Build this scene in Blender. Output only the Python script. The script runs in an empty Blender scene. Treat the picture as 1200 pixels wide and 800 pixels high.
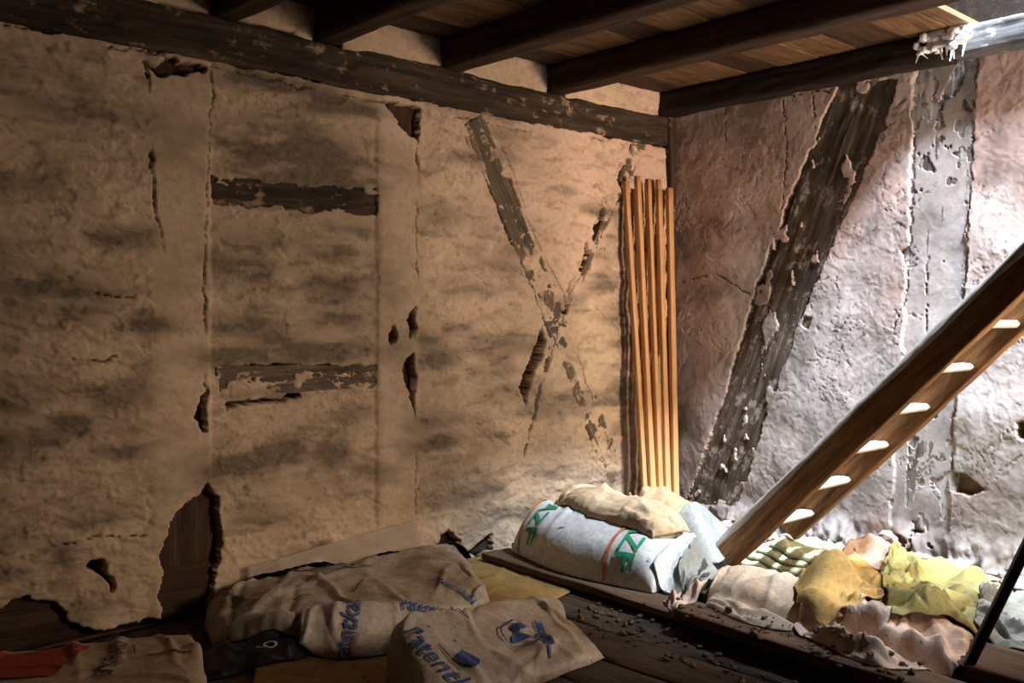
import bpy, bmesh, math, random
import numpy as np
from mathutils import Matrix, Vector

# ------------------------------------------------------------------ camera, world, lights
SC = bpy.context.scene
COL = SC.collection
F_PX, EYE, HORIZON = 1135.0, 0.958, 374.0
CAM = np.array([-3.84, -3.0])
EX = np.array([.736, .677]); EY = np.array([-.677, .736])

cam_d = bpy.data.cameras.new('camera'); cam = bpy.data.objects.new('camera', cam_d); COL.objects.link(cam)
cam.location = (CAM[0], CAM[1], EYE)
cam.rotation_euler = (math.pi/2, 0, -math.atan2(.677, .736))
cam_d.sensor_width = 36; cam_d.lens = F_PX/1200*36; cam_d.shift_y = -(400-HORIZON)/1200
cam_d.clip_start = .02
SC.camera = cam

w = bpy.data.worlds.new('world'); SC.world = w; w.use_nodes = True
w.node_tree.nodes['Background'].inputs[0].default_value = (.55, .68, .9, 1)
w.node_tree.nodes['Background'].inputs[1].default_value = .03

def area(name, loc, target, sx, sy, power, col, spread=math.pi):
    l = bpy.data.lights.new(name, 'AREA'); l.shape = 'RECTANGLE'; l.size = sx; l.size_y = sy
    l.energy = power; l.color = col; l.spread = spread
    o = bpy.data.objects.new(name, l); COL.objects.link(o); o.location = loc
    d = Vector(target)-Vector(loc); o.rotation_euler = d.to_track_quat('-Z', 'Y').to_euler()
    return o
# daylight of the roof skylight falling through the ladder hatch
area('skylight_daylight', (-.47, -2.72, 3.6), (-.42, -1.1, .4), .92, .22, 300, (.76, .86, 1.0), math.radians(100))
# warm fill light added past the ladder to brighten the left wall
area('warm_fill', (-.14, -3.15, 1.25), (-.5, 0, 1.0), .5, .7, 50, (1.0, .76, .55), math.radians(105))

SC.view_settings.view_transform = 'Standard'; SC.view_settings.look = 'None'
SC.view_settings.exposure = 0.0; SC.view_settings.gamma = 1.0
SC.view_settings.use_curve_mapping = False

# ------------------------------------------------------------------ maths helpers
def ray(px, py):
    a = (np.asarray(px, float)-600)/F_PX
    return a*EX[0]+EX[1], a*EY[0]+EY[1], (HORIZON-np.asarray(py, float))/F_PX
def at_z(px, py, z):
    rx, ry, rz = ray(px, py); t = (z-EYE)/rz
    return np.array([CAM[0]+t*rx, CAM[1]+t*ry])
def on_left(pts):     # pixels -> (x, z) on wall plane y = 0
    p = np.asarray(pts, float); rx, ry, rz = ray(p[:, 0], p[:, 1]); t = -CAM[1]/ry
    return np.stack([CAM[0]+t*rx, EYE+t*rz], 1)
def on_right(pts):    # pixels -> (y, z) on wall plane x = 0
    p = np.asarray(pts, float); rx, ry, rz = ray(p[:, 0], p[:, 1]); t = -CAM[0]/rx
    return np.stack([CAM[1]+t*ry, EYE+t*rz], 1)

_tabs = {}
def noise(x, y, seed=0):
    if seed not in _tabs:
        a = np.random.RandomState(seed).rand(256, 256)*2*np.pi
        _tabs[seed] = (np.cos(a), np.sin(a))
    gx, gy = _tabs[seed]
    x = np.asarray(x, float); y = np.asarray(y, float)
    xi = np.floor(x).astype(int); yi = np.floor(y).astype(int); fx = x-xi; fy = y-yi
    u = fx*fx*fx*(fx*(fx*6-15)+10); v = fy*fy*fy*(fy*(fy*6-15)+10)
    def g(i, j): 
        I = (xi+i) & 255; J = (yi+j) & 255
        return gx[I, J]*(fx-i)+gy[I, J]*(fy-j)
    a = g(0, 0)+u*(g(1, 0)-g(0, 0)); b = g(0, 1)+u*(g(1, 1)-g(0, 1))
    return (a+v*(b-a))*1.4
def fbm(x, y, octv=4, seed=0, gain=.5):
    s = 0; a = 1.; f = 1.
    for k in range(octv):
        s = s+a*noise(x*f+k*17.3, y*f-k*9.1, seed+k); a *= gain; f *= 2.03
    return s
def ridged(x, y, octv=3, seed=0):
    s = 0; a = 1.; f = 1.
    for k in range(octv):
        s = s+a*(1-np.abs(noise(x*f+k*7.7, y*f+k*3.1, seed+k))*2.2); a *= .5; f *= 2.1
    return s
def facet(x, y, seed=0):
    """random heights on a jittered triangle lattice, joined by flat facets: crumpled paper"""
    if ('f', seed) not in _tabs: _tabs[('f', seed)] = np.random.RandomState(seed).rand(128, 128)*2-1
    t = _tabs[('f', seed)]
    k = (x+y)*.366; xs = x+k; ys = y+k; i = np.floor(xs).astype(int); j = np.floor(ys).astype(int); a = xs-i; b = ys-j
    g = lambda p, q: t[(i+p) & 127, (j+q) & 127]
    up = a > b
    return np.where(up, g(0, 0)*(1-a)+g(1, 0)*(a-b)+g(1, 1)*b, g(0, 0)*(1-b)+g(0, 1)*(b-a)+g(1, 1)*a)
def sstep(a, b, x):
    t = np.clip((x-a)/(b-a), 0, 1); return t*t*(3-2*t)
def poly_sd(P, X, Y):   # signed distance, negative inside
    P = np.asarray(P); d = np.full(X.shape, 1e9); ins = np.zeros(X.shape, bool); n = len(P)
    for i in range(n):
        a = P[i]; b = P[(i+1) % n]; e = b-a
        t = np.clip(((X-a[0])*e[0]+(Y-a[1])*e[1])/(e@e+1e-12), 0, 1)
        d = np.minimum(d, np.hypot(X-a[0]-t*e[0], Y-a[1]-t*e[1]))
        c = (a[1] > Y) != (b[1] > Y)
        with np.errstate(divide='ignore', invalid='ignore'):
            xx = a[0]+(Y-a[1])*(b[0]-a[0])/(b[1]-a[1]+1e-15)
        ins ^= c & (X < xx)
    return np.where(ins, -d, d)
def line_d(P, X, Y):
    P = np.asarray(P); d = np.full(X.shape, 1e9)
    for a, b in zip(P[:-1], P[1:]):
        e = b-a; t = np.clip(((X-a[0])*e[0]+(Y-a[1])*e[1])/(e@e+1e-12), 0, 1)
        d = np.minimum(d, np.hypot(X-a[0]-t*e[0], Y-a[1]-t*e[1]))
    return d

# ------------------------------------------------------------------ object helpers
def props(o, label=None, cat=None, group=None, kind=None):
    if label: o['label'] = label
    if cat: o['category'] = cat
    if group: o['group'] = group
    if kind: o['kind'] = kind
    return o
def mesh_obj(name, V, F, mat=None, parent=None, smooth=True, **kw):
    me = bpy.data.meshes.new(name)
    if isinstance(F, np.ndarray) and F.shape[1] == 4:
        V = np.asarray(V, np.float32); nf = len(F)
        me.vertices.add(len(V)); me.vertices.foreach_set('co', V.ravel())
        me.loops.add(nf*4); me.loops.foreach_set('vertex_index', F.astype(np.int32).ravel())
        me.polygons.add(nf); me.polygons.foreach_set('loop_start', np.arange(0, nf*4, 4, dtype=np.int32))
        me.update(calc_edges=True); me.validate()
    else:
        me.from_pydata([tuple(map(float, v)) for v in V], [], [tuple(map(int, f)) for f in F]); me.update()
    if smooth: me.polygons.foreach_set('use_smooth', np.ones(len(me.polygons), bool))
    if mat: me.materials.append(mat)
    o = bpy.data.objects.new(name, me); COL.objects.link(o)
    if parent: o.parent = parent
    return props(o, **kw)
def empty(name, loc=(0, 0, 0), rz=0, **kw):
    o = bpy.data.objects.new(name, None); COL.objects.link(o); o.location = loc; o.rotation_euler = (0, 0, rz)
    o.empty_display_size = .05
    return props(o, **kw)
def grid_faces(nu, nv, off=0, flip=False):
    i = np.arange(nu-1)[:, None]*nv+np.arange(nv-1)[None, :]; i = i.ravel()+off
    q = np.stack([i, i+nv, i+nv+1, i+1], 1)
    return q[:, ::-1] if flip else q
def closed_sheet(T, B):
    """top and bottom grids (nu,nv,3) stitched along their borders"""
    nu, nv = T.shape[:2]; N = nu*nv
    V = np.concatenate([T.reshape(-1, 3), B.reshape(-1, 3)])
    F = [grid_faces(nu, nv), grid_faces(nu, nv, N, True)]
    idx = np.arange(N).reshape(nu, nv)
    loop = np.concatenate([idx[:-1, 0], idx[-1, :-1], idx[:0:-1, -1], idx[0, :0:-1]])
    nx = np.roll(loop, -1)
    F.append(np.stack([nx, loop, loop+N, nx+N], 1))
    return V, np.concatenate(F)
def add_attr(o, name, arr):
    a = o.data.attributes.new(name, 'FLOAT_COLOR', 'POINT')
    a.data.foreach_set('color', np.asarray(arr, np.float32).ravel())
def box_mesh(name, lo, hi, mat, parent=None, bev=.004, **kw):
    bm = bmesh.new(); bmesh.ops.create_cube(bm, size=1)
    lo = np.array(lo, float); hi = np.array(hi, float)
    for v in bm.verts: v.co = Vector((lo+hi)/2+np.array(v.co)*(hi-lo))
    if bev: bmesh.ops.bevel(bm, geom=bm.edges[:], offset=bev, segments=1, affect='EDGES')
    me = bpy.data.meshes.new(name); bm.to_mesh(me); bm.free()
    if mat: me.materials.append(mat)
    o = bpy.data.objects.new(name, me); COL.objects.link(o)
    if parent: o.parent = parent
    return props(o, **kw)

# ------------------------------------------------------------------ materials
class NT:
    def __init__(s, name, rough=.8):
        s.m = bpy.data.materials.new(name); s.m.use_nodes = True; s.t = s.m.node_tree
        s.b = s.t.nodes['Principled BSDF']; s.b.inputs['Roughness'].default_value = rough
        s.b.inputs['Specular IOR Level'].default_value = .3
    def n(s, typ, **kw):
        x = s.t.nodes.new(typ)
        for k, v in kw.items(): setattr(x, k, v)
        return x
    def l(s, a, b): s.t.links.new(a, b)
    def coord(s, scale=(1, 1, 1), kind='Object'):
        c = s.n('ShaderNodeTexCoord'); m = s.n('ShaderNodeMapping'); m.inputs['Scale'].default_value = scale
        s.l(c.outputs[kind], m.inputs['Vector']); return m.outputs[0]
    def noise(s, vec, scale, detail=6, rough=.6, dist=0):
        x = s.n('ShaderNodeTexNoise'); x.inputs['Scale'].default_value = scale; x.inputs['Detail'].default_value = detail
        x.inputs['Roughness'].default_value = rough; x.inputs['Distortion'].default_value = dist
        s.l(vec, x.inputs['Vector']); return x.outputs['Fac']
    def ramp(s, fac, stops, interp='LINEAR'):
        r = s.n('ShaderNodeValToRGB'); r.color_ramp.interpolation = interp; e = r.color_ramp.elements
        while len(e) < len(stops): e.new(.5)
        for k, (p, c) in enumerate(stops):
            e[k].position = p; e[k].color = (*c, 1) if isinstance(c, tuple) else (c, c, c, 1)
        s.l(fac, r.inputs[0]); return r.outputs[0]
    def mix(s, fac, a, b, mode='MIX'):
        x = s.n('ShaderNodeMix', data_type='RGBA', blend_type=mode)
        for sock, v in ((x.inputs[0], fac), (x.inputs[6], a), (x.inputs[7], b)):
            if isinstance(v, bpy.types.NodeSocket): s.l(v, sock)
            elif isinstance(v, tuple): sock.default_value = (*v, 1)
            else: sock.default_value = v
        return x.outputs[2]
    def math(s, op, a, b=0.):
        x = s.n('ShaderNodeMath', operation=op)
        for sock, v in ((x.inputs[0], a), (x.inputs[1], b)):
            if isinstance(v, bpy.types.NodeSocket): s.l(v, sock)
            else: sock.default_value = v
        return x.outputs[0]
    def color(s, c):
        if isinstance(c, tuple): s.b.inputs['Base Color'].default_value = (*c, 1)
        else: s.l(c, s.b.inputs['Base Color'])
        return s
    def bump(s, h, strength=.4, dist=.004):
        x = s.n('ShaderNodeBump'); x.inputs['Strength'].default_value = strength; x.inputs['Distance'].default_value = dist
        s.l(h, x.inputs['Height']); s.l(x.outputs[0], s.b.inputs['Normal']); return s

def plaster_mat(name, base, light, warm, stain_shade, bare, bs=.4):
    s = NT(name, .92)
    c = s.coord()
    at = s.n('ShaderNodeAttribute', attribute_name='wear'); sep = s.n('ShaderNodeSeparateColor'); s.l(at.outputs['Color'], sep.inputs[0])
    n1 = s.noise(c, 5, 7, .65); n2 = s.noise(c, 38, 6, .7); n3 = s.noise(c, 170, 4, .6)
    col = s.mix(s.ramp(n1, [(.35, 0.), (.68, 1.)]), base, light)
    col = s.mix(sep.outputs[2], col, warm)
    spk = s.ramp(n2, [(.30, .72), (.48, .97), (.7, 1.05)])
    col = s.mix(1., col, spk, 'MULTIPLY')
    st = s.math('MULTIPLY', sep.outputs[0], s.ramp(n2, [(.25, .65), (.65, 1.)]))
    col = s.mix(st, col, stain_shade)
    bc = s.mix(s.ramp(n2, [(.35, 0.), (.7, 1.)]), bare[0], bare[1])
    col = s.mix(sep.outputs[1], col, bc)
    s.color(col)
    h = s.math('ADD', s.math('MULTIPLY', n2, .8), s.math('MULTIPLY', n3, .35))
    return s.bump(h, bs, .004).m

def wood_mat(name, dark, mid, light, grain=14, length=1.2, white=None, wamt=.0, rough=.8, bump=.4, wscale=9, knots=False):
    s = NT(name, rough)
    c = s.coord((length, grain, grain)); c1 = s.coord()
    g = s.noise(c, 2.2, 8, .65, .6); g2 = s.noise(c, 9, 6, .6)
    col = s.ramp(g, [(.28, dark), (.5, mid), (.74, light)])
    col = s.mix(1., col, s.ramp(g2, [(.3, .6), (.6, 1.05)]), 'MULTIPLY')
    if white:
        m = s.noise(c1, wscale, 8, .7); m2 = s.noise(s.coord((length*2, grain, grain)), 3, 5, .6)
        f = s.math('ADD', s.math('MULTIPLY', m, .7), s.math('MULTIPLY', m2, .3))
        col = s.mix(s.ramp(f, [(.62-wamt*.4, 0.), (.68-wamt*.4, 1.)]), col, white)
    s.color(col)
    return s.bump(s.math('ADD', g, s.math('MULTIPLY', g2, .5)), bump, .004).m

def sack_mat(name, base, dirt, amt=.5, rough=.5, scale=5, bump=.3, fiber=False):
    s = NT(name, rough); c = s.coord()
    n1 = s.noise(c, scale, 8, .68, .4); n2 = s.noise(c, 60, 4, .6)
    col = s.mix(s.ramp(n1, [(.62-amt*.35, 0.), (.78-amt*.2, 1.)]), base, dirt)
    col = s.mix(1., col, s.ramp(n2, [(.35, .82), (.6, 1.04)]), 'MULTIPLY')
    sp = s.noise(c, 26, 3, .5); col = s.mix(s.ramp(sp, [(.7, 0.), (.73, .8)]), col, (.05, .035, .02))
    s.color(col)
    h = s.math('ADD', s.noise(c, 14, 6, .6, .8), s.math('MULTIPLY', s.noise(c, 320 if fiber else 70, 2), .3))
    return s.bump(h, bump, .008).m
def plain_mat(name, col, rough=.7):
    s = NT(name, rough); c = s.coord(); n = s.noise(c, 45, 5, .6)
    s.color(s.mix(s.ramp(n, [(.3, 0.), (.7, 1.)]), tuple(v*.7 for v in col), col)); return s.m

M = {}
M['plaster_left'] = plaster_mat('plaster_ochre', (.50, .37, .245), (.63, .48, .335), (.66, .45, .35), (.085, .066, .045), ((.06, .03, .016), (.13, .07, .035)))
M['plaster_right'] = plaster_mat('plaster_pink_grey', (.45, .41, .39), (.64, .60, .59), (.62, .44, .385), (.13, .105, .085), ((.10, .065, .04), (.22, .15, .09)), .2)
M['plaster_plain'] = plaster_mat('plaster_shaded_rooms', (.30, .23, .16), (.40, .31, .22), (.4, .3, .2), (.1, .08, .05), ((.1, .06, .03), (.15, .1, .05)))
M['old_beam'] = wood_mat('old_dark_beam', (.012, .008, .005), (.045, .028, .016), (.11, .07, .042), white=(.30, .215, .14), wamt=.17, wscale=9, rough=.85, bump=.8)
M['brace_r'] = wood_mat('weathered_brace', (.025, .018, .012), (.10, .075, .055), (.22, .175, .13), white=(.36, .31, .27), wamt=.22, wscale=14, rough=.85, bump=.8)
M['brace_l'] = wood_mat('grey_brace', (.05, .036, .024), (.12, .09, .06), (.24, .18, .12), white=(.5, .36, .23), wamt=.16, wscale=22, rough=.85, bump=.7)
M['post'] = wood_mat('limewashed_post', (.06, .048, .04), (.17, .14, .12), (.28, .245, .22), white=(.46, .43, .42), wamt=.36, wscale=10, rough=.85, bump=.7)
M['earth_timber'] = wood_mat('earthy_timber', (.02, .011, .006), (.055, .03, .016), (.10, .058, .03), rough=.9, bump=.8)
M['joist'] = wood_mat('joist_brown', (.018, .008, .004), (.055, .027, .012), (.11, .056, .025), rough=.75)
M['joist_black'] = wood_mat('dark_wood_joist_shade', (.008, .005, .003), (.02, .011, .006), (.05, .028, .014), rough=.8)  # dark attic wood; also the shaded far end of the wall joist
M['joist_lit'] = wood_mat('joist_lit_end', (.05, .045, .04), (.10, .097, .094), (.18, .176, .17), white=(.26, .26, .26), wamt=.12, rough=.8)  # near end of the wall joist, hatch daylight put into a pale colour
M['ceil_board'] = wood_mat('ceiling_board', (.06, .03, .012), (.17, .09, .036), (.27, .15, .065), grain=9, rough=.75)
M['floor_board'] = wood_mat('floor_board_dirty', (.018, .011, .007), (.05, .032, .02), (.10, .066, .042), grain=9, rough=.85)
M['ladder'] = wood_mat('ladder_wood', (.06, .026, .009), (.20, .095, .034), (.34, .18, .07), white=(.55, .5, .45), wamt=-.15, rough=.85)
M['bark_lit'] = wood_mat('ladder_pale_edge', (.25, .22, .19), (.5, .46, .42), (.66, .62, .58), rough=.8, white=(.10, .07, .045), wamt=-.08, wscale=18)
M['tread'] = wood_mat('worn_tread', (.5, .42, .34), (.66, .6, .52), (.78, .73, .66), rough=.6)
M['batten'] = wood_mat('pine_batten', (.40, .19, .07), (.56, .30, .12), (.68, .40, .18), grain=30, length=.8, rough=.55, bump=.12)
M['plank'] = wood_mat('loose_plank', (.035, .02, .011), (.10, .06, .033), (.17, .105, .06), rough=.8)
M['plank_pale'] = wood_mat('pale_plank', (.28, .26, .23), (.45, .43, .39), (.6, .57, .52), rough=.7)
M['rod'] = NT('black_rod', .45).color((.006, .006, .006)).m
M['white_sack'] = sack_mat('white_plastic_sack', (.66, .67, .65), (.50, .45, .37), .25, .32, 6, .35)
M['dirty_sack'] = sack_mat('dirty_plastic_sack', (.47, .42, .355), (.22, .15, .085), .42, .42, 5, .5)
M['dirty_sack2'] = sack_mat('grimy_plastic_sack', (.40, .35, .29), (.17, .12, .07), .5, .42, 6, .5)
M['tan_paper'] = sack_mat('tan_paper', (.54, .40, .245), (.48, .32, .17), .3, .85, 7, .5, True)
M['brown_paper'] = sack_mat('brown_paper', (.36, .22, .115), (.24, .135, .065), .4, .85, 7, .5, True)
M['dusty_paper'] = sack_mat('dusty_paper', (.48, .365, .26), (.34, .245, .16), .45, .88, 9, .5, True)
M['pink_paper'] = sack_mat('pinkish_paper', (.58, .43, .34), (.38, .26, .19), .4, .88, 9, .5, True)
M['amber'] = sack_mat('amber_sack', (.46, .30, .09), (.30, .18, .06), .45, .8, 12, .6, True)
M['yellow'] = sack_mat('yellow_sack', (.29, .25, .075), (.19, .165, .075), .5, .75, 11, .7, True)
M['green_paper'] = sack_mat('pale_green_paper', (.50, .52, .32), (.30, .35, .22), .35, .7, 10, .3)
M['grey_paper'] = sack_mat('grey_green_sheet', (.20, .205, .18), (.13, .13, .115), .4, .6, 9, .5)
M['ochre_board'] = sack_mat('ochre_board', (.30, .19, .06), (.16, .10, .035), .4, .75, 5, .3)
M['white_scrap'] = sack_mat('white_scrap', (.75, .76, .78), (.5, .5, .5), .2, .5)
M['rust_paper'] = sack_mat('rust_paper', (.62, .42, .30), (.5, .16, .05), .55, .8, 10, .5)
M['rubble'] = sack_mat('plaster_rubble', (.28, .25, .23), (.18, .14, .11), .45, .95, 20, .6)
M['fluff'] = sack_mat('white_fluff', (.85, .86, .88), (.6, .6, .62), .2, .9, 20, .6)
M['green_ink'] = plain_mat('green_ink', (.02, .34, .18)); M['red_ink'] = plain_mat('red_ink', (.68, .20, .10))
M['blue_ink'] = plain_mat('blue_ink', (.05, .10, .28)); M['dark_ink'] = plain_mat('dark_ink', (.05, .045, .045))
M['brick_red'] = plain_mat('red_print', (.36, .05, .025)); M['white_ink'] = plain_mat('white_ink', (.6, .58, .52))
M['black'] = plain_mat('black_film', (.012, .011, .01), .5)

# ------------------------------------------------------------------ timbers
def timber_geo(L, wd, th, step=.012, rough=.004, seed=0, wear=.0, n_side=None, bow=0., rnd_=.10):
    """beam along local X from 0 to L, width along Y, thickness along Z, worn surface"""
    nL = max(3, int(L/step)+1); r = min(wd, th)*rnd_
    per = []
    def seg(a, b, k):
        for i in range(k): per.append((a[0]+(b[0]-a[0])*i/k, a[1]+(b[1]-a[1])*i/k))
    ky = n_side or max(3, int(wd/step)); kz = max(3, int(th/step)) if not n_side else n_side
    Y, Z = wd/2, th/2
    seg((-Y+r, Z), (Y-r, Z), ky); seg((Y-r, Z), (Y, Z-r), 2); seg((Y, Z-r), (Y, -Z+r), kz); seg((Y, -Z+r), (Y-r, -Z), 2)
    seg((Y-r, -Z), (-Y+r, -Z), ky); seg((-Y+r, -Z), (-Y, -Z+r), 2); seg((-Y, -Z+r), (-Y, Z-r), kz); seg((-Y, Z-r), (-Y+r, Z), 2)
    per = np.array(per); nP = len(per)
    s = np.concatenate([[0], np.cumsum(np.hypot(*np.diff(np.vstack([per, per[:1]]), axis=0).T))])[:-1]
    X = np.linspace(0, L, nL)[:, None]*np.ones((1, nP)); S = s[None, :]*np.ones((nL, 1))
    d = fbm(X*4+seed, S*26+seed*3, 4, seed)*rough+fbm(X*2.2, S*6, 3, seed+5)*rough*.9
    d -= np.maximum(0, ridged(X*2.4, S*40, 2, seed+9)-1.25)*rough*2.2
    if wear: d -= sstep(.1, .5, fbm(X*3.3, S*5, 3, seed+20))*wear
    sc = 1+d/(np.hypot(per[:, 0], per[:, 1])[None, :]+1e-6)
    PY = per[None, :, 0]*sc+noise(X*1.1, X*0+seed, seed)*rough*1.5+bow*np.sin(np.pi*X/L); PZ = per[None, :, 1]*sc
    V = np.stack([X, PY, PZ], -1).reshape(-1, 3)
    i = (np.arange(nL-1)[:, None]*nP+np.arange(nP)[None, :]); j = (np.arange(nL-1)[:, None]*nP+(np.arange(nP)+1)[None, :] % nP)
    F = np.stack([i, j, j+nP, i+nP], -1).reshape(-1, 4)
    V = np.vstack([V, [[0, 0, 0], [L, 0, 0]]]); N = nL*nP
    return V, F.tolist()+[(N, (k+1) % nP, k) for k in range(nP)]+[(N+1, (nL-1)*nP+k, (nL-1)*nP+(k+1) % nP) for k in range(nP)]
def beam(name, p0, p1, wd, th, up, mat, parent=None, **kw):
    """timber from p0 to p1; th is measured along `up`"""
    geo = {k: kw.pop(k) for k in ('step', 'rough', 'seed', 'wear', 'n_side', 'bow', 'rnd_') if k in kw}
    p0 = Vector(p0); p1 = Vector(p1); x = (p1-p0); L = x.length; x.normalize()
    u = Vector(up); z = (u-x*u.dot(x)).normalized(); y = z.cross(x)
    V, F = timber_geo(L, wd, th, **geo)
    o = mesh_obj(name, V, F, mat, parent, **kw)
    m = Matrix((x, y, z)).transposed().to_4x4(); m.translation = p0
    o.matrix_basis = m
    return o

# ------------------------------------------------------------------ left wall
CEIL = 2.06
def wall_grid(a0, a1, fine0, fine1, z1, fine=.005, coarse=.03):
    parts = []
    if a0 < fine0: parts.append(np.arange(a0, fine0, coarse))
    parts.append(np.arange(fine0, fine1, fine)); parts.append(np.array([a1]))
    a = np.concatenate(parts); z = np.linspace(-.06, z1, int(z1/fine)+1)
    return np.meshgrid(a, z, indexing='ij')

U, Zz = wall_grid(-4.9, 0.0, -3.2, -.004, CEIL)
wx = noise(U*14, Zz*14, 50)*.010+noise(U*34, Zz*34, 51)*.007+noise(U*90, Zz*90, 52)*.003; wz = noise(U*14, Zz*22, 55)*.012+noise(U*34, Zz*34, 53)*.007+noise(U*90, Zz*90, 54)*.003
miss = np.zeros_like(U); earth = np.zeros_like(U)
def punch(pts, conv, X, Y, dx, dy, amt=1.):
    P = conv(pts); lo = P.min(0)-.05; hi = P.max(0)+.05
    sel = (X > lo[0]) & (X < hi[0]) & (Y > lo[1]) & (Y < hi[1]); r = np.zeros_like(X)
    if sel.any(): r[sel] = amt*sstep(.003, -.003, poly_sd(P, X[sel]+dx[sel], Y[sel]+dy[sel]))
    return r
left_holes = [
    [(240, 567), (256, 585), (258, 640), (250, 680), (237, 745), (188, 745), (188, 650), (190, 635), (203, 605), (225, 580)],
    [(-40, 730), (0, 712), (20, 703), (32, 699), (62, 706), (78, 722), (95, 735), (110, 742), (150, 730), (190, 721), (240, 718), (240, 790), (-40, 830)],
    [(97, 662), (105, 655), (122, 657), (123, 668), (132, 685), (127, 690), (118, 672), (105, 667)],
    [(168, 72), (185, 78), (190, 72), (200, 68), (243, 80), (240, 84), (205, 88), (180, 90)],
    [(444, 117), (491, 127), (488, 166), (470, 150)],
    [(249, 206), (300, 214), (440, 222), (441, 251), (300, 243), (249, 238)],
    [(256, 430), (400, 428), (439, 427), (439, 450), (400, 446), (300, 444), (275, 450), (256, 458)],
    [(262, 472), (330, 466), (345, 458), (352, 466), (300, 474), (265, 477)],
    [(240, 455), (240, 505), (235, 505), (227, 488), (232, 470)],
    [(484, 360), (487, 385), (478, 395), (476, 375)], [(460, 383), (463, 395), (456, 402), (453, 390)],
    [(470, 425), (482, 413), (485, 440), (483, 486), (476, 460), (471, 440)],
    [(542, 646), (575, 626), (574, 642), (555, 652)], [(503, 642), (522, 621), (536, 632), (534, 648)],
    [(633, 383), (638, 400), (624, 440), (614, 476), (607, 452), (618, 420), (628, 400)],
    [(622, 610), (640, 590), (652, 588), (632, 616)], [(662, 588), (688, 573), (708, 578), (682, 596)],
]
for k, P in enumerate(left_holes):
    hole = punch(P, on_left, U, Zz, wx, wz)
    if k in (5, 6): hole = hole*sstep(-.42, -.34, fbm(U*7, Zz*26, 4, 66)-(.12 if k == 6 else 0))
    miss = np.maximum(miss, hole)
# plaster flaking along the crossed braces and the base
brA = on_left([(562, 158), (600, 255), (650, 375), (690, 480), (716, 552)]); brB = on_left([(742, 178), (700, 270), (652, 375), (612, 530)])
dA = line_d(brA, U+wx, Zz+wz); dB = line_d(brB, U+wx, Zz+wz)
flA = fbm(U*9+3, Zz*9, 4, 70); topA = sstep(1.0, 1.7, Zz)
miss = np.maximum(miss, sstep(.062, .054, dA)*sstep(.30-.36*topA, .36-.36*topA, flA)*sstep(.2, .3, Zz))
miss = np.maximum(miss, sstep(.036, .030, dB)*sstep(-.02, .05, fbm(U*12, Zz*12+9, 4, 75))*sstep(.9, 1.0, Zz))
miss = np.maximum(miss, sstep(.010, .006, dB)*(Zz < .9)*sstep(-.15, -.05, fbm(U*12, Zz*12+9, 4, 76)))
# the soft line under the wall plate
plate_edge = 1.80+fbm(U*7, U*0+2, 4, 60)*.014
miss = np.maximum(miss, sstep(0, .004, Zz-plate_edge)*sstep(1.955, 1.945, Zz))
cracks = [([(170, 75), (173, 130), (175, 200), (183, 260), (190, 300), (196, 350), (199, 372), (212, 380)], .0035),
          ([(247, 85), (245, 150), (240, 240), (237, 330), (240, 400), (237, 455)], .0032),
          ([(488, 125), (486, 200), (485, 260), (487, 340), (483, 420), (484, 500), (485, 600)], .0035),
          ([(545, 160), (575, 230), (610, 310), (640, 385), (672, 440), (690, 500), (708, 548)], .003),
          ([(585, 165), (612, 240), (640, 310), (660, 350), (672, 410), (700, 490), (720, 545)], .003),
          ([(748, 185), (715, 250), (690, 300), (665, 345), (655, 380), (640, 430), (612, 535)], .003),
          ([(725, 190), (695, 260), (680, 310)], .003),
          ([(60, 640), (115, 630), (170, 628)], .002), ([(25, 300), (60, 310), (80, 325)], .002),
          ([(110, 344), (150, 348), (175, 346)], .002), ([(80, 420), (110, 422), (135, 420)], .003),
          ([(360, 165), (405, 180), (425, 185)], .0025), ([(0, 30), (120, 53), (250, 80), (330, 98), (430, 118), (600, 150), (757, 172)], .003)]
crk = np.zeros_like(U)
for P, wd in cracks:
    d = line_d(on_left(P), U+wx*.8, Zz+wz*.8); br = sstep(-.4, .1, noise(U*6, Zz*6, 80))
    crk = np.maximum(crk, sstep(wd, wd*.3, d)*br)
# relief: lumpy trowelled daub, pulled out sideways
lump = fbm(U*2.2, Zz*4.2, 4, 90)*.012
wq = fbm(U*3, Zz*3, 2, 95)
wv = fbm(U*5, Zz*7, 4, 97)*.7
fl1 = sstep(.0, .05, fbm(U*3.2+wv, Zz*8+wv, 5, 100)); fl2 = sstep(.1, .14, fbm(U*8-wv, Zz*17+wv, 4, 102)); fl3 = sstep(.12, .16, fbm(U*16+wv, Zz*34-wv, 4, 103))
rid = fl1*.0035+fl2*.0028+fl3*.0016-.003+(ridged(U*5+wv, Zz*14-wv, 3, 106)-1)*.0014
fine = fbm(U*26, Zz*34, 3, 105)*.0009
calm = np.zeros_like(U)
for a, b in ((177, 243), (443, 487)):
    xa = on_left([(a, 400)])[0, 0]; xb = on_left([(b, 400)])[0, 0]
    calm = np.maximum(calm, sstep(xa-.02, xa+.02, U)*sstep(xb+.02, xb-.02, U))
rel = .012+lump*(1-.75*calm)+rid*(1-.8*calm)+fine*(1-.4*calm)+calm*.004
xr0 = on_left([(245, 400)])[0, 0]; xr1 = on_left([(440, 400)])[0, 0]
panel = sstep(xr0-.008, xr0+.008, U)*sstep(xr1+.008, xr1-.008, U)*sstep(1.72, 1.70, Zz)
z1a = 1.40; z2a = .76
rel -= panel*.006
rel = np.maximum(rel, .001)
rel += sstep(.12, 0, Zz)*.01
lip = np.maximum(0, sstep(.2, .8, miss)*(1-miss))*.006
depth = rel+lip-miss*(.055+rel*.3)-crk*(1-miss)*.02
depth[:, :] = np.maximum(depth, -.07)
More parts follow.
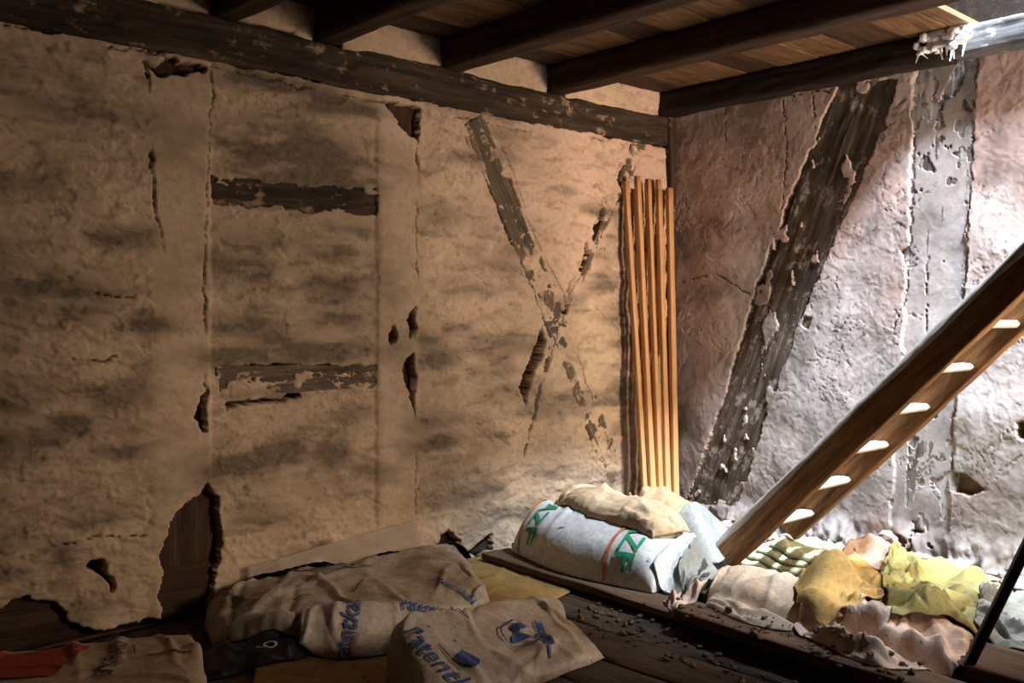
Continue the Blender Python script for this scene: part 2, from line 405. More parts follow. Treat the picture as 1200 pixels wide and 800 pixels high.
stains_shade = [(340, 186, 110, 30, 1.), (420, 205, 40, 25, .6), (360, 325, 100, 42, .65), (300, 345, 50, 40, .4), (350, 415, 105, 14, .95), (320, 540, 95, 28, .75), (420, 560, 50, 25, .45),
          (60, 345, 75, 36, .6), (50, 485, 90, 40, .6), (150, 515, 60, 22, .45), (90, 278, 110, 20, .6), (60, 110, 90, 36, .4), (150, 140, 80, 30, .3), (170, 380, 35, 16, .5), (110, 605, 35, 14, .5), (72, 660, 16, 28, .6),
          (330, 100, 85, 14, .85), (400, 128, 60, 10, .5), (290, 600, 40, 14, .4), (565, 415, 80, 34, .45), (520, 512, 60, 26, .6), (545, 572, 55, 18, .45), (600, 460, 40, 16, .4), (728, 400, 22, 190, .55), (715, 330, 25, 40, .5),  # tall strip left of the battens is their shadow, painted as stain
          (700, 575, 60, 30, .5), (520, 250, 35, 20, .3), (700, 250, 30, 14, .35), (560, 330, 50, 20, .3), (600, 600, 50, 20, .5), (5, 420, 40, 200, .2)]
stain_shade = np.zeros_like(U)
for cx, cy, rx, ry, s_ in stains_shade:
    c = on_left([(cx, cy), (cx+rx, cy), (cx, cy+ry)]); sx = abs(c[1, 0]-c[0, 0]); sz = abs(c[2, 1]-c[0, 1])
    q = ((U-c[0, 0])/sx)**2+((Zz-c[0, 1]-(U-c[0, 0])*.0)/sz)**2
    stain_shade = np.maximum(stain_shade, s_*np.exp(-q*1.1))
sn = fbm(U*4, Zz*11, 5, 120)
stain_shade = np.clip(1.5*stain_shade*(.8+1.0*sn)+sstep(.15, .75, fbm(U*2.2, Zz*6, 5, 125))*.5*(1-.7*calm)+(1-fl2)*.05+sstep(.25, .6, fbm(U*9+wv, Zz*22, 4, 127))*.3*(1-.8*calm), 0, .93)
hair = sstep(.035, .012, np.abs(fbm(U*6+wv, Zz*9-wv, 4, 140)))*sstep(.05, .3, fbm(U*2.5, Zz*2.5, 3, 142)); depth -= hair*.002*(1-miss); stain_shade = np.clip(stain_shade+hair*.45*(1-.6*calm), 0, .93)
hol = np.clip((.010-rel)/.02, 0, 1)*.35
stain_shade = np.clip(stain_shade+hol*(1-calm), 0, .93)
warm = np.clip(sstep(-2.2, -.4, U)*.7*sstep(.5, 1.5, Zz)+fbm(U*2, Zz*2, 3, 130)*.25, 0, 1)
T = np.stack([U, -depth, Zz], -1); B = np.stack([U, np.full_like(U, .24), Zz], -1)
V, F = closed_sheet(T, B)
nn = U.size
wear = np.zeros((2*nn, 4)); wear[:, 3] = 1
wear[:nn, 0] = np.maximum(stain_shade, 0).ravel(); wear[:nn, 1] = np.clip(np.maximum(sstep(.02, .5, miss), crk), 0, 1).ravel(); wear[:nn, 2] = warm.ravel()  # earthy daub spread onto hole rims, also to dim their lit edges
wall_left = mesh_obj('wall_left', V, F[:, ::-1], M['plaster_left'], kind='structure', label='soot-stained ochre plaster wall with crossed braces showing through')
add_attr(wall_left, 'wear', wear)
# timbers of the left wall
beam('wall_plate', (-4.88, .035, 1.872), (-.02, .035, 1.872), .15, .12, (0, -1, 0), M['old_beam'], wall_left, step=.009, rough=.006, seed=3, wear=.008)
beam('sill_beam', (-4.88, .062, .075), (-.02, .062, .075), .16, .10, (0, -1, 0), M['earth_timber'], wall_left, step=.014, rough=.006, seed=4)
def lbeam(name, pa, pb, wd, mat, y=.028, th=.06, **kw):
    a, b = on_left([pa, pb]); return beam(name, (a[0], y+th/2-.02, a[1]), (b[0], y+th/2-.02, b[1]), wd, th, (0, -1, 0), mat, wall_left, **kw)
lbeam('brace', (553, 140), (722, 560), .12, M['brace_l'], y=.012, step=.01, rough=.004, seed=6)
lbeam('brace', (752, 160), (604, 545), .085, M['brace_l'], y=.018, step=.01, rough=.004, seed=7)
for k, pxs in enumerate((222, 466)):
    xa = on_left([(pxs, 400)])[0, 0]
    beam('post', (xa, .055, .15), (xa, .055, 1.80), .23, .06, (0, -1, 0), M['earth_timber'], wall_left, step=.014, rough=.005, seed=11+k)
lbeam('rail', (246, 222), (442, 238), .13, M['old_beam'], y=.024, step=.008, rough=.006, seed=14)
lbeam('rail', (252, 448), (442, 440), .10, M['brace_l'], y=.016, step=.008, rough=.005, seed=15)

# ------------------------------------------------------------------ right wall
U, Zz = wall_grid(-4.2, 0.0, -1.85, -.004, CEIL)
wx = noise(U*30, Zz*30, 151)*.007+noise(U*90, Zz*90, 152)*.003; wz = noise(U*30, Zz*30, 153)*.007+noise(U*90, Zz*90, 154)*.003
miss = np.zeros_like(U)
braceP = [(985, 99), (1052, 93), (1046, 120), (1030, 165), (985, 265), (940, 372), (905, 470), (866, 592), (806, 590), (830, 530), (850, 470), (890, 330), (920, 250), (955, 170), (968, 140)]
miss = np.maximum(miss, punch(braceP, on_right, U, Zz, wx*1.2+fbm(U*9, Zz*9, 3, 157)*.012, wz*1.2)*(1-.95*sstep(.40, .46, fbm(U*10, Zz*7, 4, 158))))
for P in ([(1058, 293), (1066, 290), (1070, 302), (1062, 308)], [(1114, 553), (1135, 558), (1155, 572), (1140, 580), (1116, 573)],
          [(1194, 495), (1210, 490), (1210, 520), (1196, 512)],
          [(945, 370), (952, 372), (948, 386), (941, 382)]):
    miss = np.maximum(miss, punch(P, on_right, U, Zz, wx, wz))
postL = on_right([(1073, 60), (1066, 300), (1045, 612)]); postR = on_right([(1147, 60), (1133, 300), (1113, 612)])
yl = np.interp(Zz, postL[::-1, 1], postL[::-1, 0]); yr = np.interp(Zz, postR[::-1, 1], postR[::-1, 0])   # yr < yl
yl = yl+fbm(Zz*8, Zz*0, 3, 160)*.012; yr = yr+fbm(Zz*8, Zz*0+5, 3, 161)*.012
inpost = sstep(yr-.004, yr+.004, U+wx)*sstep(yl+.004, yl-.004, U+wx)
pf = fbm(U*16, Zz*11, 4, 165)
miss = np.maximum(miss, inpost*sstep(.0, .05, pf+np.clip((Zz-1.62)*1.2, -.5, .35)+np.clip((.5-Zz)*.6, -.3, .25)-.02))
crk = np.zeros_like(U)
for P, wd in [([(892, 325), (870, 400), (850, 470), (825, 540), (803, 600)], .005), ([(1147, 60), (1140, 170), (1135, 300), (1120, 440), (1116, 560)], .0045), ([(1073, 130), (1070, 250), (1064, 340)], .003),
              ([(920, 115), (924, 170), (918, 250)], .002), ([(955, 110), (958, 150)], .002), ([(1062, 350), (1050, 385)], .0025), ([(1088, 300), (1086, 400), (1070, 470), (1062, 600)], .003),
              ([(795, 128), (850, 118), (925, 112), (975, 106), (981, 100)], .003), ([(852, 116), (851, 175)], .002), ([(790, 597), (830, 602), (880, 612)], .004), ([(800, 330), (840, 320), (880, 345)], .003)]:
    d = line_d(on_right(P), U+wx*1.2, Zz+wz*1.2); crk = np.maximum(crk, sstep(wd, wd*.3, d)*sstep(-.5, -.15, noise(U*14, Zz*14, 180)))
lump = fbm(U*2.6, Zz*3, 2, 190)*.009
wq = fbm(U*4, Zz*4, 3, 195)
flake = sstep(.02, .05, fbm(U*7+wq, Zz*7-wq, 6, 200, .58)); flake2 = sstep(.08, .11, fbm(U*13-wq, Zz*11+wq, 5, 205, .6)); flake3 = sstep(.15, .18, fbm(U*24+wq, Zz*20, 4, 207))
fine = fbm(U*34, Zz*34, 4, 210)*.0005
rel = .014+lump+fine+flake*.0010+flake2*.0008+flake3*.0006
rel = np.maximum(rel*(1-.6*inpost)+.002*inpost, .001)
rel += sstep(.16, 0, Zz)*.035*(.7+fbm(U*10, Zz*6, 3, 218))
depth = np.maximum(rel-miss*(.032+rel*.3)-crk*(1-miss)*.012, -.05)
stain_shade = sstep(.1, .6, fbm(U*2.5, Zz*3.5, 5, 220))*.45+(1-flake)*.16+(1-flake2)*.06
lowgrey = sstep(.65, .1, Zz)*.55*(.6+fbm(U*6, Zz*6, 4, 222)); stain_shade = np.clip(stain_shade+lowgrey+inpost*.12, 0, .85)
for cx, cy, rx, ry, s_ in [(850, 340, 60, 25, .4), (830, 470, 40, 60, .35), (820, 200, 30, 60, .25), (930, 150, 40, 40, .25), (1180, 560, 40, 40, .4), (1170, 590, 60, 40, .5), (960, 590, 60, 30, .3), (1000, 500, 30, 14, .2)]:
    c = on_right([(cx, cy), (cx+rx, cy), (cx, cy+ry)]); q = ((U-c[0, 0])/(c[1, 0]-c[0, 0]))**2+((Zz-c[0, 1])/(c[2, 1]-c[0, 1]))**2
    stain_shade = np.clip(stain_shade+s_*np.exp(-q)*(.8+fbm(U*7, Zz*7, 4, 225)), 0, .85)
hair = sstep(.04, .012, np.abs(fbm(U*8+wq, Zz*9-wq, 4, 240)))*sstep(.0, .25, fbm(U*4, Zz*4, 3, 242)); depth -= hair*.003*(1-miss); stain_shade = np.clip(stain_shade+hair*.5, 0, .85)
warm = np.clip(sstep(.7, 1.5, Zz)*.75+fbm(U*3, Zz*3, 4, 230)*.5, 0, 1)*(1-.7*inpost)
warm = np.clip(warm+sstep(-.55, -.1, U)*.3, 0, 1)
T = np.stack([-depth, U, Zz], -1); B = np.stack([np.full_like(U, .24), U, Zz], -1)
V, F = closed_sheet(T, B); nn = U.size
wear = np.zeros((2*nn, 4)); wear[:, 3] = 1
wear[:nn, 0] = stain_shade.ravel(); wear[:nn, 1] = np.maximum(sstep(.0, .3, miss), crk).ravel(); wear[:nn, 2] = warm.ravel()  # daub colour widened over the rims, darkening their bright edges too
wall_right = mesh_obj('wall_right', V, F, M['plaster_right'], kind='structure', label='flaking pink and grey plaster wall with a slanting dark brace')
add_attr(wall_right, 'wear', wear)
def rbeam(name, pa, pb, wd, mat, x=.015, th=.07, **kw):
    a, b = on_right([pa, pb]); return beam(name, (x+th/2-.02, a[0], a[1]), (x+th/2-.02, b[0], b[1]), wd, th, (-1, 0, 0), mat, wall_right, **kw)
rbeam('brace', (1032, 60), (826, 625), .30, M['brace_r'], x=.012, step=.009, rough=.006, seed=31, wear=.008)
rbeam('post', (1110, 55), (1078, 620), .27, M['post'], x=.015, step=.009, rough=.006, seed=32)
beam('corner_post', (-.035, -.012, .02), (-.035, -.012, 2.0), .05, .05, (0, -1, 0), M['old_beam'], wall_right, step=.012, rough=.004, seed=35)
# the two walls behind the camera
for nm, lo, hi in (('wall_back', (-4.9, -4.4, 0), (.24, -4.2, CEIL)), ('wall_side', (-5.1, -4.4, 0), (-4.9, .24, CEIL))):
    box_mesh(nm, lo, hi, M['plaster_plain'], bev=0, kind='structure', label='plain rough plaster wall at the back of the room')

# ------------------------------------------------------------------ ceiling
ceiling = empty('ceiling', (0, 0, CEIL), kind='structure', label='low ceiling of boards carried on dark joists')
def cbeam(name, p0, p1, wd, th, up, mat, **kw):
    o = beam(name, p0, p1, wd, th, up, mat, ceiling, **kw); o.location.z -= CEIL; return o
JX = [(-4.3, 0), (-3.72, 0), (-3.04, 0), (-2.37, 0), (-1.985, 0), (-1.415, 0), (-.825, 0)]
for k, (x, _) in enumerate(JX):
    y1 = -3.05 if k == len(JX)-1 else -4.18
    cbeam('joist', (x, .03, 2.003), (x, y1, 2.003), .11, .115, (0, 0, 1), M['joist'], step=.03, rough=.004, seed=40+k, n_side=6)
cbeam('joist', (-.075, -.005, 2.005), (-.075, -1.41, 2.005), .10, .11, (0, 0, 1), M['joist_black'], step=.012, rough=.006, seed=50)  # joist split lengthwise: shade and daylight put into its end colours
cbeam('joist', (-.075, -1.42, 2.008), (-.075, -4.18, 2.008), .10, .11, (0, 0, 1), M['joist_lit'], step=.012, rough=.006, seed=51)
cbeam('trimmer', (-.77, -3.0, 1.985), (-.13, -3.0, 1.985), .10, .14, (0, 0, 1), M['joist'], step=.03, rough=.004, seed=53)
yb = .0; k = 0; rnd = random.Random(4)
while yb > -4.2:                        # boards run across the joists; open over the ladder hatch
    wd = rnd.uniform(.15, .21); y0 = max(yb-wd, -4.2)
    if yb > -1.50 > y0-.06: y0 = -1.50
    hatch = y0 < -1.51 and yb > -3.05
    spans = [(-4.9, rnd.uniform(-2.9, -2.5)), (None, -.77 if hatch else 0)]
    a = spans[0][1]
    for (s0, s1) in ((-4.9, a-.004), (a, -.80 if hatch else 0.)):
        o = box_mesh('board', (s0, y0+.004, CEIL+rnd.uniform(0, .004)), (s1, yb-.002, CEIL+.026), M['ceil_board'] if (k*7) % 3 else M['joist'], ceiling, bev=.003)
        o.location.z -= CEIL
    yb = y0; k += 1
# plaster packing between the joist ends, above the wall plate
spans = [(-3.0+.03, -2.60, 'p'), (-2.31, -2.045, 'h'), (-1.92, -1.475, 'p'), (-1.355, -.885, 'p'), (-.765, -.14, 'p')]
for a, b, t in spans:
    if t == 'h': a, b = -2.12, -2.045
    nx, nz = max(4, int((b-a)/.012)), 12
    X, Z_ = np.meshgrid(np.linspace(a, b, nx), np.linspace(1.925, CEIL-.002, nz), indexing='ij')
    yy = -.010-fbm(X*9, Z_*9, 4, 300)*.006-.006*np.sin((X-a)/(b-a)*np.pi)
    yy = np.where(Z_ > 2.03+fbm(X*12, X*0, 3, 301)*.02, yy+.006, yy)
    Vv, Ff = closed_sheet(np.stack([X, yy, Z_], -1), np.stack([X, np.full_like(X, .005), Z_], -1))
    o = mesh_obj('infill', Vv, Ff[:, ::-1], M['plaster_left'], wall_left)
# attic above: rafters' roof with skylight and a dark shell so the hatch opens into a room
roof = box_mesh('ceiling_attic', (-5.1, -4.4, 3.75), (.24, .24, 3.85), M['joist_black'], bev=0, kind='structure', label='dark boarded attic roof above the hatch')
for nm, lo, hi in (('wall_attic_north', (-5.1, .0, CEIL+.03), (.24, .24, 3.75)), ('wall_attic_east', (0, -4.2, CEIL+.03), (.24, 0, 3.75)),
                   ('wall_attic_south', (-4.9, -4.4, CEIL+.03), (.24, -4.2, 3.75)), ('wall_attic_west', (-5.1, -4.4, CEIL+.03), (-4.9, 0, 3.75))):
    box_mesh(nm, lo, hi, M['joist_black'], bev=0, kind='structure', label='dark attic wall above the ceiling boards')
# skylight frame in the attic roof and an added window for the warm fill in the right wall (both past the picture's edge)
sky = empty('window_1', (-.61, -2.72, 3.70), kind='structure', label='roof skylight above the ladder hatch')
for lo, hi in (((-.6, -.26, -.03), (-.54, .26, .04)), ((.54, -.26, -.03), (.6, .26, .04)), ((-.54, -.26, -.03), (.54, -.2, .04)), ((-.54, .2, -.03), (.54, .26, .04))):
    box_mesh('frame', lo, hi, M['joist'], sky)
glow = NT('daylight_pane'); glow.b.inputs['Emission Color'].default_value = (.8, .9, 1, 1); glow.b.inputs['Emission Strength'].default_value = 1.5
box_mesh('pane', (-.54, -.2, .0), (.54, .2, .01), glow.m, sky, bev=0)
fill_win = empty('window_fill_added', (-.02, -3.15, 1.25), kind='structure', label='added unseen window for the warm fill light past the ladder')
for lo, hi in (((-.03, -.34, -.46), (.01, -.28, .46)), ((-.03, .28, -.46), (.01, .34, .46)), ((-.03, -.28, -.46), (.01, .28, -.40)), ((-.03, -.28, .40), (.01, .28, .46)), ((-.03, -.015, -.4), (0, .015, .4))):
    box_mesh('frame', lo, hi, M['joist'], fill_win)
glow2 = NT('fill_pane'); glow2.b.inputs['Emission Color'].default_value = (1, .75, .5, 1); glow2.b.inputs['Emission Strength'].default_value = 2.  # glowing pane of the added window, part of the warm fill
box_mesh('pane', (-.012, -.28, -.4), (-.006, .28, .4), glow2.m, fill_win, bev=0)

# ------------------------------------------------------------------ floor
floor = empty('floor', (0, 0, 0), kind='structure', label='dirty dark plank floor')
xb = 0.0; k = 0; rnd = random.Random(9)
fb = {}
while xb > -4.9:
    wd = rnd.choice((.16, .18, .2)); x0 = max(xb-wd, -4.9)
    V, F = timber_geo(4.2, max(xb-x0-.006, .02), .03, step=.03, rough=.0025, seed=400+k % 5, n_side=5)
    o = mesh_obj('board', V, F, M['floor_board'], floor)
    m = Matrix.Rotation(-math.pi/2, 4, 'Z'); m.translation = ((xb+x0)/2, 0, -.0165); o.matrix_basis = m
    xb = x0; k += 1
box_mesh('subfloor', (-5.1, -4.4, -.10), (.24, .24, -.034), M['joist_black'], floor, bev=0)

# ------------------------------------------------------------------ height map so that sacks lie on what is under them
HX0, HY0, HR = -3.6, -2.7, .01
HM = np.zeros((361, 271))
def hm_add(P):
    i = np.clip(np.round((P[:, 0]-HX0)/HR).astype(int), 0, HM.shape[0]-1); j = np.clip(np.round((P[:, 1]-HY0)/HR).astype(int), 0, HM.shape[1]-1)
    np.maximum.at(HM, (i, j), P[:, 2])
def blur(A, n):
    for _ in range(n):
        P = np.pad(A, 1, mode='edge'); A = (P[:-2, 1:-1]+P[2:, 1:-1]+P[1:-1, :-2]+P[1:-1, 2:]+P[1:-1, 1:-1]*2)/6
    return A
def hm_get(x, y, n=0, A=None):
    A = blur(HM, n) if A is None else A
    fx = np.clip((np.asarray(x)-HX0)/HR, 0, HM.shape[0]-1.001); fy = np.clip((np.asarray(y)-HY0)/HR, 0, HM.shape[1]-1.001)
    i = fx.astype(int); j = fy.astype(int); u = fx-i; v = fy-j
    return A[i, j]*(1-u)*(1-v)+A[i+1, j]*u*(1-v)+A[i, j+1]*(1-u)*v+A[i+1, j+1]*u*v

def polyline(P, t):
    P = np.asarray(P, float); s = np.concatenate([[0], np.cumsum(np.hypot(*np.diff(P[:, :2], axis=0).T))]); s /= s[-1]
    # Catmull-Rom through the points
    n = len(P); k = np.clip(np.searchsorted(s, t, 'right')-1, 0, n-2); w_ = (t-s[k])/(s[k+1]-s[k])
    g = lambda i: P[np.clip(i, 0, n-1)]
    a, b, c, d = g(k-1), g(k), g(k+1), g(k+2); w_ = w_[:, None]
    if n == 2: return b+(c-b)*w_
    return .5*((2*b)+(-a+c)*w_+(2*a-5*b+4*c-d)*w_**2+(-a+3*b-3*c+d)*w_**3)
def coons(E0, E1, S0, S1, tu, tv):
    """E0: v=0 edge along u, E1: v=1 edge along u, S0: u=0 edge along v, S1: u=1 edge along v"""
    c0, c1, d0, d1 = polyline(E0, tu), polyline(E1, tu), polyline(S0, tv), polyline(S1, tv)
    u = tu[:, None, None]; v = tv[None, :, None]
    return ((1-v)*c0[:, None]+v*c1[:, None]+(1-u)*d0[None]+u*d1[None]
            - ((1-u)*(1-v)*c0[0]+u*(1-v)*c0[-1]+(1-u)*v*c1[0]+u*v*c1[-1]))
def px_plan(pts):
    return [tuple(at_z(p[0], p[1], p[2] if len(p) > 2 else 0.)) for p in pts]

wedge = lambda u, v: (np.clip(1-np.abs(2*u-1)**14, 0, 1)*np.clip(1-np.abs(2*v-1)**14, 0, 1))**.5
class Sack:
    """closed cushion: outline from four edges in plan, filled to height H, lying on the height map"""
    def __init__(s, name, E0, E1, S0, S1, H, mat, label, cat='sack', group=None, wr=.012, wscale=5., seed=0, pu=3.5, pv=2.6, qu=.6, qv=.55,
                 sag=6, res=.008, flat=.003, jag=.006, px=True, dirx=1., crease=.5, hfun=None, clampy=-.060, folds=16):
        if px: E0, E1, S0, S1 = map(px_plan, (E0, E1, S0, S1))
        E0, E1, S0, S1 = [np.array(e) for e in (E0, E1, S0, S1)]
        Lu = np.hypot(*(E0[0]-E0[-1])); Lv = np.hypot(*(S0[0]-S0[-1])); s.Lu = .5*(Lu+np.hypot(*(E1[0]-E1[-1]))); s.Lv = .5*(Lv+np.hypot(*(S1[0]-S1[-1])))
        nu, nv = int(s.Lu/res)+8, int(s.Lv/res)+8
        tu = .5-.5*np.cos(np.linspace(0, np.pi, nu)); tu = .5*tu+.5*np.linspace(0, 1, nu)
        tv = .5-.5*np.cos(np.linspace(0, np.pi, nv)); tv = .5*tv+.5*np.linspace(0, 1, nv)
        P = coons(E0, E1, S0, S1, tu, tv); X, Y = P[..., 0].copy(), P[..., 1].copy()
        X += noise(X*12, Y*12, seed+1)*jag+noise(X*40, Y*40, seed+2)*jag*.4; Y += noise(X*12, Y*12, seed+3)*jag+noise(X*40, Y*40, seed+4)*jag*.4
        Y = np.minimum(Y, clampy+.02*0); X = np.minimum(X, -.04)
        u = tu[:, None]*np.ones((1, nv)); v = tv[None, :]*np.ones((nu, 1))
        D = HM.copy()
        for _ in range(2):
            Pd = np.pad(D, 1, mode='edge'); D = np.maximum.reduce([Pd[:-2, 1:-1], Pd[2:, 1:-1], Pd[1:-1, :-2], Pd[1:-1, 2:], D])
        base = np.maximum(hm_get(X, Y, A=blur(D, sag)), hm_get(X, Y, 1))+.002
        pil = (np.clip(1-np.abs(2*u-1)**pu, 0, 1)**qu)*(np.clip(1-np.abs(2*v-1)**pv, 0, 1)**qv)
        wq = fbm(X*4, Y*4, 3, seed+10)*.8
        wx_ = noise(X*3, Y*3, seed+11)*.25; wy_ = noise(X*3, Y*3, seed+12)*.25
        c_ = facet(X*wscale*1.6+wx_, Y*wscale*1.6*dirx+wy_, seed+20)
        c2 = facet(X*wscale*4-wy_*2, Y*wscale*4*dirx+wx_*2, seed+25)
        wrk = (c_*crease+fbm(X*wscale*.8, Y*wscale*.8, 2, seed+30)*.5+c2*.38*crease)*wr
        rs = np.random.RandomState(seed+77)
        for _ in range(folds):
            cu_, cv_, an = rs.rand(), rs.rand(), rs.rand()*np.pi; L_ = .05+.16*rs.rand()
            px_ = (u-cu_)*s.Lu; py_ = (v-cv_)*s.Lv; dd = -px_*np.sin(an)+py_*np.cos(an)+noise(X*7, Y*7, seed+50)*.02; al = px_*np.cos(an)+py_*np.sin(an)
            wrk = wrk+wr*(.7+.9*rs.rand())*(1 if rs.rand() > .4 else -.8)*np.clip(1-np.abs(dd)/(.010+.014*rs.rand()), 0, 1)*np.exp(-(al/L_)**2)
        ed = np.clip(pil*1.6, .2, 1)
        h = pil*H+wrk*ed+fbm(X*30, Y*30, 3, seed+40)*.0012
        if hfun is not None: h = h+hfun(u, v)
        h = np.maximum(h, flat)
        s.T = np.stack([X, Y, base+h], -1); Bm = np.stack([X, Y, base], -1)
        V, F = closed_sheet(s.T, Bm)
        c = np.array([X.mean(), Y.mean(), base.min()])
        s.o = mesh_obj(name, V-c, F, mat, label=label, cat=cat, group=group); s.o.location = c; s.c = c
        a = V[F[0]]; 
        bm = bmesh.new(); bm.from_mesh(s.o.data); bmesh.ops.recalc_face_normals(bm, faces=bm.faces); bm.to_mesh(s.o.data); bm.free()
        s.tu, s.tv = tu, tv; a_ = s.T[-1, 0]-s.T[0, 0]; b_ = s.T[0, -1]-s.T[0, 0]; s.hand = 1. if a_[0]*b_[1]-a_[1]*b_[0] > 0 else -1.
        hm_add(s.T.reshape(-1, 3))
    def surf(s, u, v, off=.0025):
        u = np.clip(u, .002, .998); v = np.clip(v, .002, .998)
        i = np.clip(np.searchsorted(s.tu, u)-1, 0, len(s.tu)-2); j = np.clip(np.searchsorted(s.tv, v)-1, 0, len(s.tv)-2)
        a = ((u-s.tu[i])/(s.tu[i+1]-s.tu[i]))[:, None]; b = ((v-s.tv[j])/(s.tv[j+1]-s.tv[j]))[:, None]
        T = s.T; du = T[i+1, j]-T[i, j]; dv = T[i, j+1]-T[i, j]; n = np.cross(du, dv); n /= np.linalg.norm(n, axis=1)[:, None]+1e-12
        n *= np.sign(n[:, 2:3]+1e-9)
        p = T[i, j]*(1-a)*(1-b)+T[i+1, j]*a*(1-b)+T[i, j+1]*(1-a)*b+T[i+1, j+1]*a*b
        return p+n*off-s.c
    def ink(s, name, V2, F, cu, cv, ang, mat, off=.005, label=None):
        """flat shape V2 (metres) laid on the sack round (cu,cv), turned by ang in the sack's u,v plane"""
        V2 = np.asarray(V2, float); ca, sa = math.cos(ang), math.sin(ang)
        p = s.surf(np.array([cu-.1, cu+.1, cu, cu]), np.array([cv, cv, cv-.1, cv+.1]), 0)
        Tu, Tv = (p[1]-p[0])/.2, (p[3]-p[2])/.2; e1 = Tu/np.linalg.norm(Tu); e2 = Tv-(Tv@e1)*e1; e2 *= s.hand/(np.linalg.norm(e2)+1e-9)
        J = np.linalg.pinv(np.array([[Tu@e1, Tv@e1], [Tu@e2, Tv@e2]]), rcond=.05)
        q = J@np.stack([V2[:, 0]*ca-V2[:, 1]*sa, V2[:, 0]*sa+V2[:, 1]*ca]); du, dv = q
        return mesh_obj(name, s.surf(cu+du, cv+dv, off), F, mat, s.o, smooth=False, label=label)
    def find(s, px, py):
        d = s.T[..., :2]-CAM; c = d[..., 0:1]*EX+d[..., 1:2]*EY
        qx = 600+F_PX*c[..., 0]/c[..., 1]; qy = HORIZON-F_PX*(s.T[..., 2]-EYE)/c[..., 1]
        i, j = np.unravel_index(np.argmin((qx-px)**2+(qy-py)**2), qx.shape); return i, j
    def place(s, a, b):
        """where a print running from picture point a to b lies on the sack"""
        m = s.find((a[0]+b[0])/2, (a[1]+b[1])/2); ia, ib = s.find(*a), s.find(*b)
        w_ = (s.T[ib]-s.T[ia])[:2]; cu, cv = np.clip(s.tu[m[0]], .08, .92), np.clip(s.tv[m[1]], .12, .88)
        p = s.surf(np.array([cu-.02, cu+.02]), np.array([cv, cv]), 0); t_ = (p[1]-p[0])[:2]
        return cu, cv, math.atan2(t_[0]*w_[1]-t_[1]*w_[0], t_@w_)
    def text(s, body, size, cu, cv, ang, mat, name='lettering', mirror=False, off=.005, label=None):
        V2, F = text_geo(body, size); 
        return s.ink(name, V2, F, cu, cv, ang, mat, off, label)
def dense(V2, F, mx=.0075):
    bm = bmesh.new(); vs = [bm.verts.new((float(v[0]), float(v[1]), 0)) for v in V2]
    for f in F:
        try: bm.faces.new([vs[i] for i in f])
        except ValueError: pass
    bmesh.ops.triangulate(bm, faces=bm.faces[:])
    for _ in range(5):
        e = [x for x in bm.edges if x.calc_length() > mx]
        if not e: break
        bmesh.ops.subdivide_edges(bm, edges=e, cuts=1); bmesh.ops.triangulate(bm, faces=[f for f in bm.faces if len(f.verts) > 3])
    bm.verts.index_update()
    r = np.array([[v.co.x, v.co.y] for v in bm.verts]), [[v.index for v in f.verts] for f in bm.faces]; bm.free(); return r
def text_geo(body, size):
    cu = bpy.data.curves.new('t', 'FONT'); cu.body = body; cu.size = size; cu.align_x = 'CENTER'; cu.align_y = 'CENTER'; cu.resolution_u = 3; cu.offset = size*.012
    ob = bpy.data.objects.new('t', cu); COL.objects.link(ob)
    me = ob.evaluated_get(bpy.context.evaluated_depsgraph_get()).to_mesh()
    V2 = [(v.co.x, v.co.y) for v in me.vertices]; F = [tuple(p.vertices) for p in me.polygons]
    ob.to_mesh_clear(); bpy.data.objects.remove(ob); bpy.data.curves.remove(cu)
    return dense(V2, F)
def rect_geo(a, b): return dense([(-a/2, -b/2), (a/2, -b/2), (a/2, b/2), (-a/2, b/2)], [(0, 1, 2, 3)])
def ring_geo(r, t, n=40):
    V2 = [(q*math.cos(2*math.pi*k/n), q*math.sin(2*math.pi*k/n)) for k in range(n) for q in (r, r-t)]
    return np.array(V2), [(2*k, 2*((k+1) % n), 2*((k+1) % n)+1, 2*k+1) for k in range(n)]
def poly_geo(P): return dense(P, [tuple(range(len(P)))])

# ------------------------------------------------------------------ boards and planks on the floor
def loose(name, pa, pb, wd, th, mat, label, cat='plank', group=None, z=None, **kw):
    a = at_z(pa[0], pa[1], 0); b = at_z(pb[0], pb[1], 0); d = (b-a)/np.linalg.norm(b-a); n = np.array([-d[1], d[0]])
    tt = np.linspace(0, 1, 30); P = [a+(b-a)*t+n*q for t in tt for q in (-wd/2, 0, wd/2)]; P = np.array(P)
    z0 = hm_get(P[:, 0], P[:, 1]).max()+.002 if z is None else z
    o = beam(name, (*a, z0+th/2), (*b, z0+th/2), wd, th, (0, 0, 1), mat, step=.02, rough=.0022, label=label, cat=cat, group=group, **kw)
    for q in np.linspace(-wd/2, wd/2, max(3, int(wd/.008))):
        t = np.linspace(0, 1, 160); hm_add(np.stack([a[0]+(b[0]-a[0])*t+n[0]*q, a[1]+(b[1]-a[1])*t+n[1]*q, np.full(160, z0+th)], 1))
    return o
Sack('cardboard_sheet', [(532, 655), (600, 648), (612, 652)], [(560, 720), (620, 715), (678, 690)], [(532, 655), (560, 720)], [(612, 652), (645, 670), (678, 690)], .008, M['ochre_board'], 'ochre flat board on the floor beside the plump white sack', 'board', seed=800, wr=.003, wscale=3, pu=12, pv=12, qu=.3, qv=.3, jag=.003)
